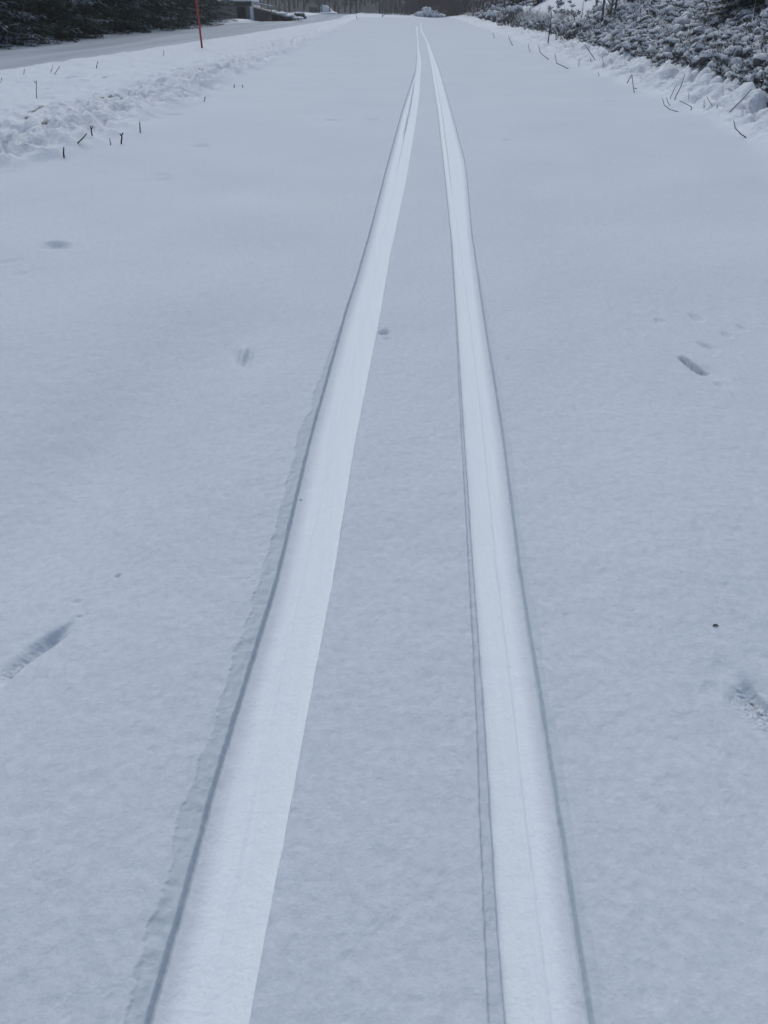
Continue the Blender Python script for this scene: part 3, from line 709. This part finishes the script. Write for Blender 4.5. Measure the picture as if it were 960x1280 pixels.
# ------------------------------------------------------------------ snow stake
x, y, z = hit(252.5, 60); root = empty('snow_stake', (x, y, z))
MB().tube([(0, 0, -.15), (0, 0, .9), (-.012, 0, 1.3), (-.03, 0, 2.1)], [.017, .017, .016, .014], 12).build('pole', M['red'], root, True)
MB().tube([(-.019, 0, 1.62), (-.025, 0, 1.82)], [.018, .0175], 12).build('reflector_band', M['tape'], root, True)
MB().tube([(-.03, 0, 2.1), (-.03, 0, 2.13)], [.016, .010], 12).build('cap', M['fascia'], root, True)
tag(root, 'thin red snow stake upright in the verge beside the road', 'snow stake')

# ------------------------------------------------------------------ twigs and stems poking out of the snow
def twig(px, lb, rad=.0045, mat='twig', name='twig', base=-1, extra=(), group=None):
    """px: the twig's points in the photo, px[base] is where it meets the snow; built in depth around that spot"""
    bx_, by_, bz_ = hit(*px[base]); rj = random.Random(int(px[0][0] * 7 + px[0][1]))
    mb = MB(); root = None; rad *= .66
    for idx, line in enumerate([px] + list(extra)):
        P = [onplane(a, b, by_) for a, b in line]
        P = [Vector((p.x, by_ * 1 + (p.z - bz_) * rj.uniform(-.12, .12), p.z)) for p in P]
        Q = [P[0]]
        for a, b in zip(P, P[1:]):
            for s in (1 / 3, 2 / 3, 1): Q.append(a.lerp(b, s) + Vector((rj.uniform(-1, 1), 0, rj.uniform(-1, 1))) * rad * .22)
        Q = [q - Vector((bx_, by_, bz_)) for q in Q]
        if idx == 0: Q.append(Q[-1] + (Q[-1] - Q[-2]).normalized() * .02 - Vector((0, 0, .02))) if base == -1 else None
        n = len(Q); mb.tube(Q, [rad * (.6 + .4 * i / n) for i in range(n)], 6)
    o = mb.build(name, M[mat], None, True); o.location = (bx_, by_, bz_)
    return tag(o, lb, 'twig' if name == 'twig' else 'stem', group)
G1, G2 = 'twigs poking from the snow by the right berm', 'dead stems in the left bank'
twig([(828,123),(830,131),(837,137),(848,139.6)], 'curved dark twig lying left of the crossed upright twigs', group=G1)
twig([(856.5,92),(851.7,107),(843,124.6)], 'longer of two parallel leaning twigs by the berm', .0055, group=G1)
twig([(846,105),(841,115),(837.5,123.5)], 'shorter of two parallel leaning twigs by the berm', .0045, group=G1)
twig([(833,122),(835,128),(838,132)], 'tiny twig between the curved twig and the parallel twigs', .004, group=G1)
twig([(849,126),(862,132),(865,134.6),(863.5,138)], 'low twig with a dark knobbed end right of the parallel twigs', .0045, group=G1)
twig([(939.8,111),(926.7,125.6),(911.7,140)], 'long straight twig leaning right, near the right picture edge', .0055, group=G1)
twig([(916.7,150.6),(919,160),(926.7,168),(933,172.5)], 'curved twig nearest the camera on the right, below the long leaning one', .005, group=G1)
twig([(790,93),(791.5,108),(793,116)], 'forked angular twig standing before the berm lumps', .006, extra=[[(790,93),(783.5,104)],[(792.5,110),(796,110.5)]], group=G1)
twig([(694,67.5),(695.6,79),(710.6,86)], 'L-shaped dark twig bent along the snow', .008, group=G1)
twig([(673,56),(675,65.6),(686,74.6)], 'bent twig just left of the L-shaped one', .008, group=G1)
twig([(635.6,45),(638,52),(641,57)], 'short twig farthest along the berm edge', .011, group=G1)
twig([(660,54),(661,60),(663,65.6)], 'upright twig third along the berm edge from the far end', .008, group=G1)
twig([(731,56),(738,66),(744,75)], 'long twig leaning left out of the berm under the saplings', .008, group=G1)
twig([(724.7,75),(723,83)], 'small twig in flat snow left of the long leaning berm twig', .006, group=G1)
twig([(747,90),(749,95)], 'very short twig stub before the berm under the saplings', .006, group=G1)
twig([(737,70),(739,77)], 'short twig touching the long leaning berm twig', .006, group=G1)
twig([(753,71),(754.7,82.5)], 'thin twig upright in the berm right of the long leaning one', .005, group=G1)
twig([(880,124),(880,135)], 'pale thin stem in the snow hollow right of the knobbed twig', .004, 'straw', 'stem', group=G1)
twig([(883,121),(887,127),(890,132)], 'pale bent stem beside the thin upright one in the hollow', .004, 'straw', 'stem', group=G1)
twig([(861,116),(860.7,124)], 'pale short stem behind the knobbed twig', .0035, 'straw', 'stem', group=G1)
twig([(897,130),(896,135.5)], 'stubby pale stem left of the long leaning twig', .005, 'straw', 'stem', group=G1)
twig([(616,41),(618,48)], 'tiny twig at the far end of the berm', .012, group=G1)
twig([(941,122),(937,130)], 'thin pale stem in the berm right of the long leaning twig', .003, 'straw', 'stem', group=G1)
twig([(80,184),(79.6,190),(80,197)], 'dark stubby stem nearest the camera in the left bank', .007, group=G2)
twig([(154,166),(152,169),(151.7,180)], 'dark forked stub right of the nearest one in the left bank', .007, extra=[[(149.5,167),(151.7,170)]], group=G2)
twig([(175,152),(175.3,166)], 'pale upright stem right of the forked stub', .007, 'straw', 'stem', group=G2)
twig([(136.7,173),(138.3,181.5)], 'pale short stem between the two dark stubs', .005, 'straw', 'stem', group=G2)
twig([(113,157),(114,163),(115,169.5)], 'thin dark stem with a kink behind the dark stubs', .006, extra=[[(116,158),(114,163)]], group=G2)
twig([(108.5,167),(103,173),(97,179)], 'slanting grey stem leaning on the bank left of the kinked one', .007, 'straw', 'stem', group=G2)
twig([(45,100),(45.5,112),(46,123)], 'tall thin dead stem on the verge near the left edge', .005, 'twig', 'stem', extra=[[(43,101),(45.2,104)]], group=G2)
twig([(122.5,77),(121.5,80),(120.5,85.5)], 'dark stem at the road edge of the verge', .009, group=G2)
twig([(66,81),(65,86),(63,91)], 'pale grass stem at the road edge left of the dark stem', .006, 'straw', 'stem', group=G2)
twig([(75,82),(71,88),(68,93)], 'pale grass stem slanting beside its upright neighbour at the road edge', .006, 'straw', 'stem', group=G2)
twig([(31,86),(29.5,93)], 'short stem at the road edge near the left picture edge', .006, group=G2)
twig([(256.5,121),(255,127)], 'small dark stem alone at the path edge below the red stake', .009, group=G2)
twig([(293,105),(292.5,110)], 'small pale stem at the path edge right of the red stake', .009, 'straw', 'stem', group=G2)
twig([(303,106),(303.5,109.5)], 'second small pale stem at the path edge right of the red stake', .009, 'straw', 'stem', group=G2)
twig([(2,97),(1,104)], 'dark stem on the verge cut by the left picture edge', .006, group=G2)
twig([(446,15),(445,19),(446.5,24)], 'bare stem standing in the far snow left of the ski tracks', .03, 'twig', 'stem', group=G2)
twig([(478,14),(478,19),(477.5,22)], 'dark thick stem standing where the path meets the far wood', .04, 'twig', 'stem', extra=[[(481,18),(478,20.5)]], group=G2)
twig([(205,62),(204,70)], 'thin pale stem on the verge left of the red stake', .007, 'straw', 'stem', group=G2)

# small dark fleck on the snow by the right
def fleck(px, py, s, lb):
    x, y, z = hit(px, py); b = MB()
    b.tube([(-.005 * s, 0, .0008), (-.002 * s, .0006, .0018), (.003 * s, 0, .0016), (.0055 * s, -.0004, .0007)], [.0006 * s, .0017 * s, .0015 * s, .0005 * s], 6)
    o = b.build('bark_flake', M['twig'], None, True); o.location = (x, y, z); o.rotation_euler.z = .1; tag(o, lb, 'bark flake', 'dark flecks on the snow')
fleck(894, 783, .65, 'single dark bark flake on the snow right of the tracks')
fleck(376, 626, .35, 'tiny dark speck lying in the left ski track')

# ------------------------------------------------------------------ thin winter haze
hm = bpy.data.materials.new('haze'); hm.use_nodes = True; ht = hm.node_tree; ht.nodes.remove(ht.nodes['Principled BSDF'])
pv = ht.nodes.new('ShaderNodeVolumePrincipled'); pv.inputs['Color'].default_value = (.86, .88, .93, 1); pv.inputs['Density'].default_value = .0018; pv.inputs['Anisotropy'].default_value = .2
ht.links.new(pv.outputs[0], ht.nodes['Material Output'].inputs['Volume'])
tag(MB().box((-420, -80, -3), (420, 920, 40)).build('haze', hm), kind='stuff')
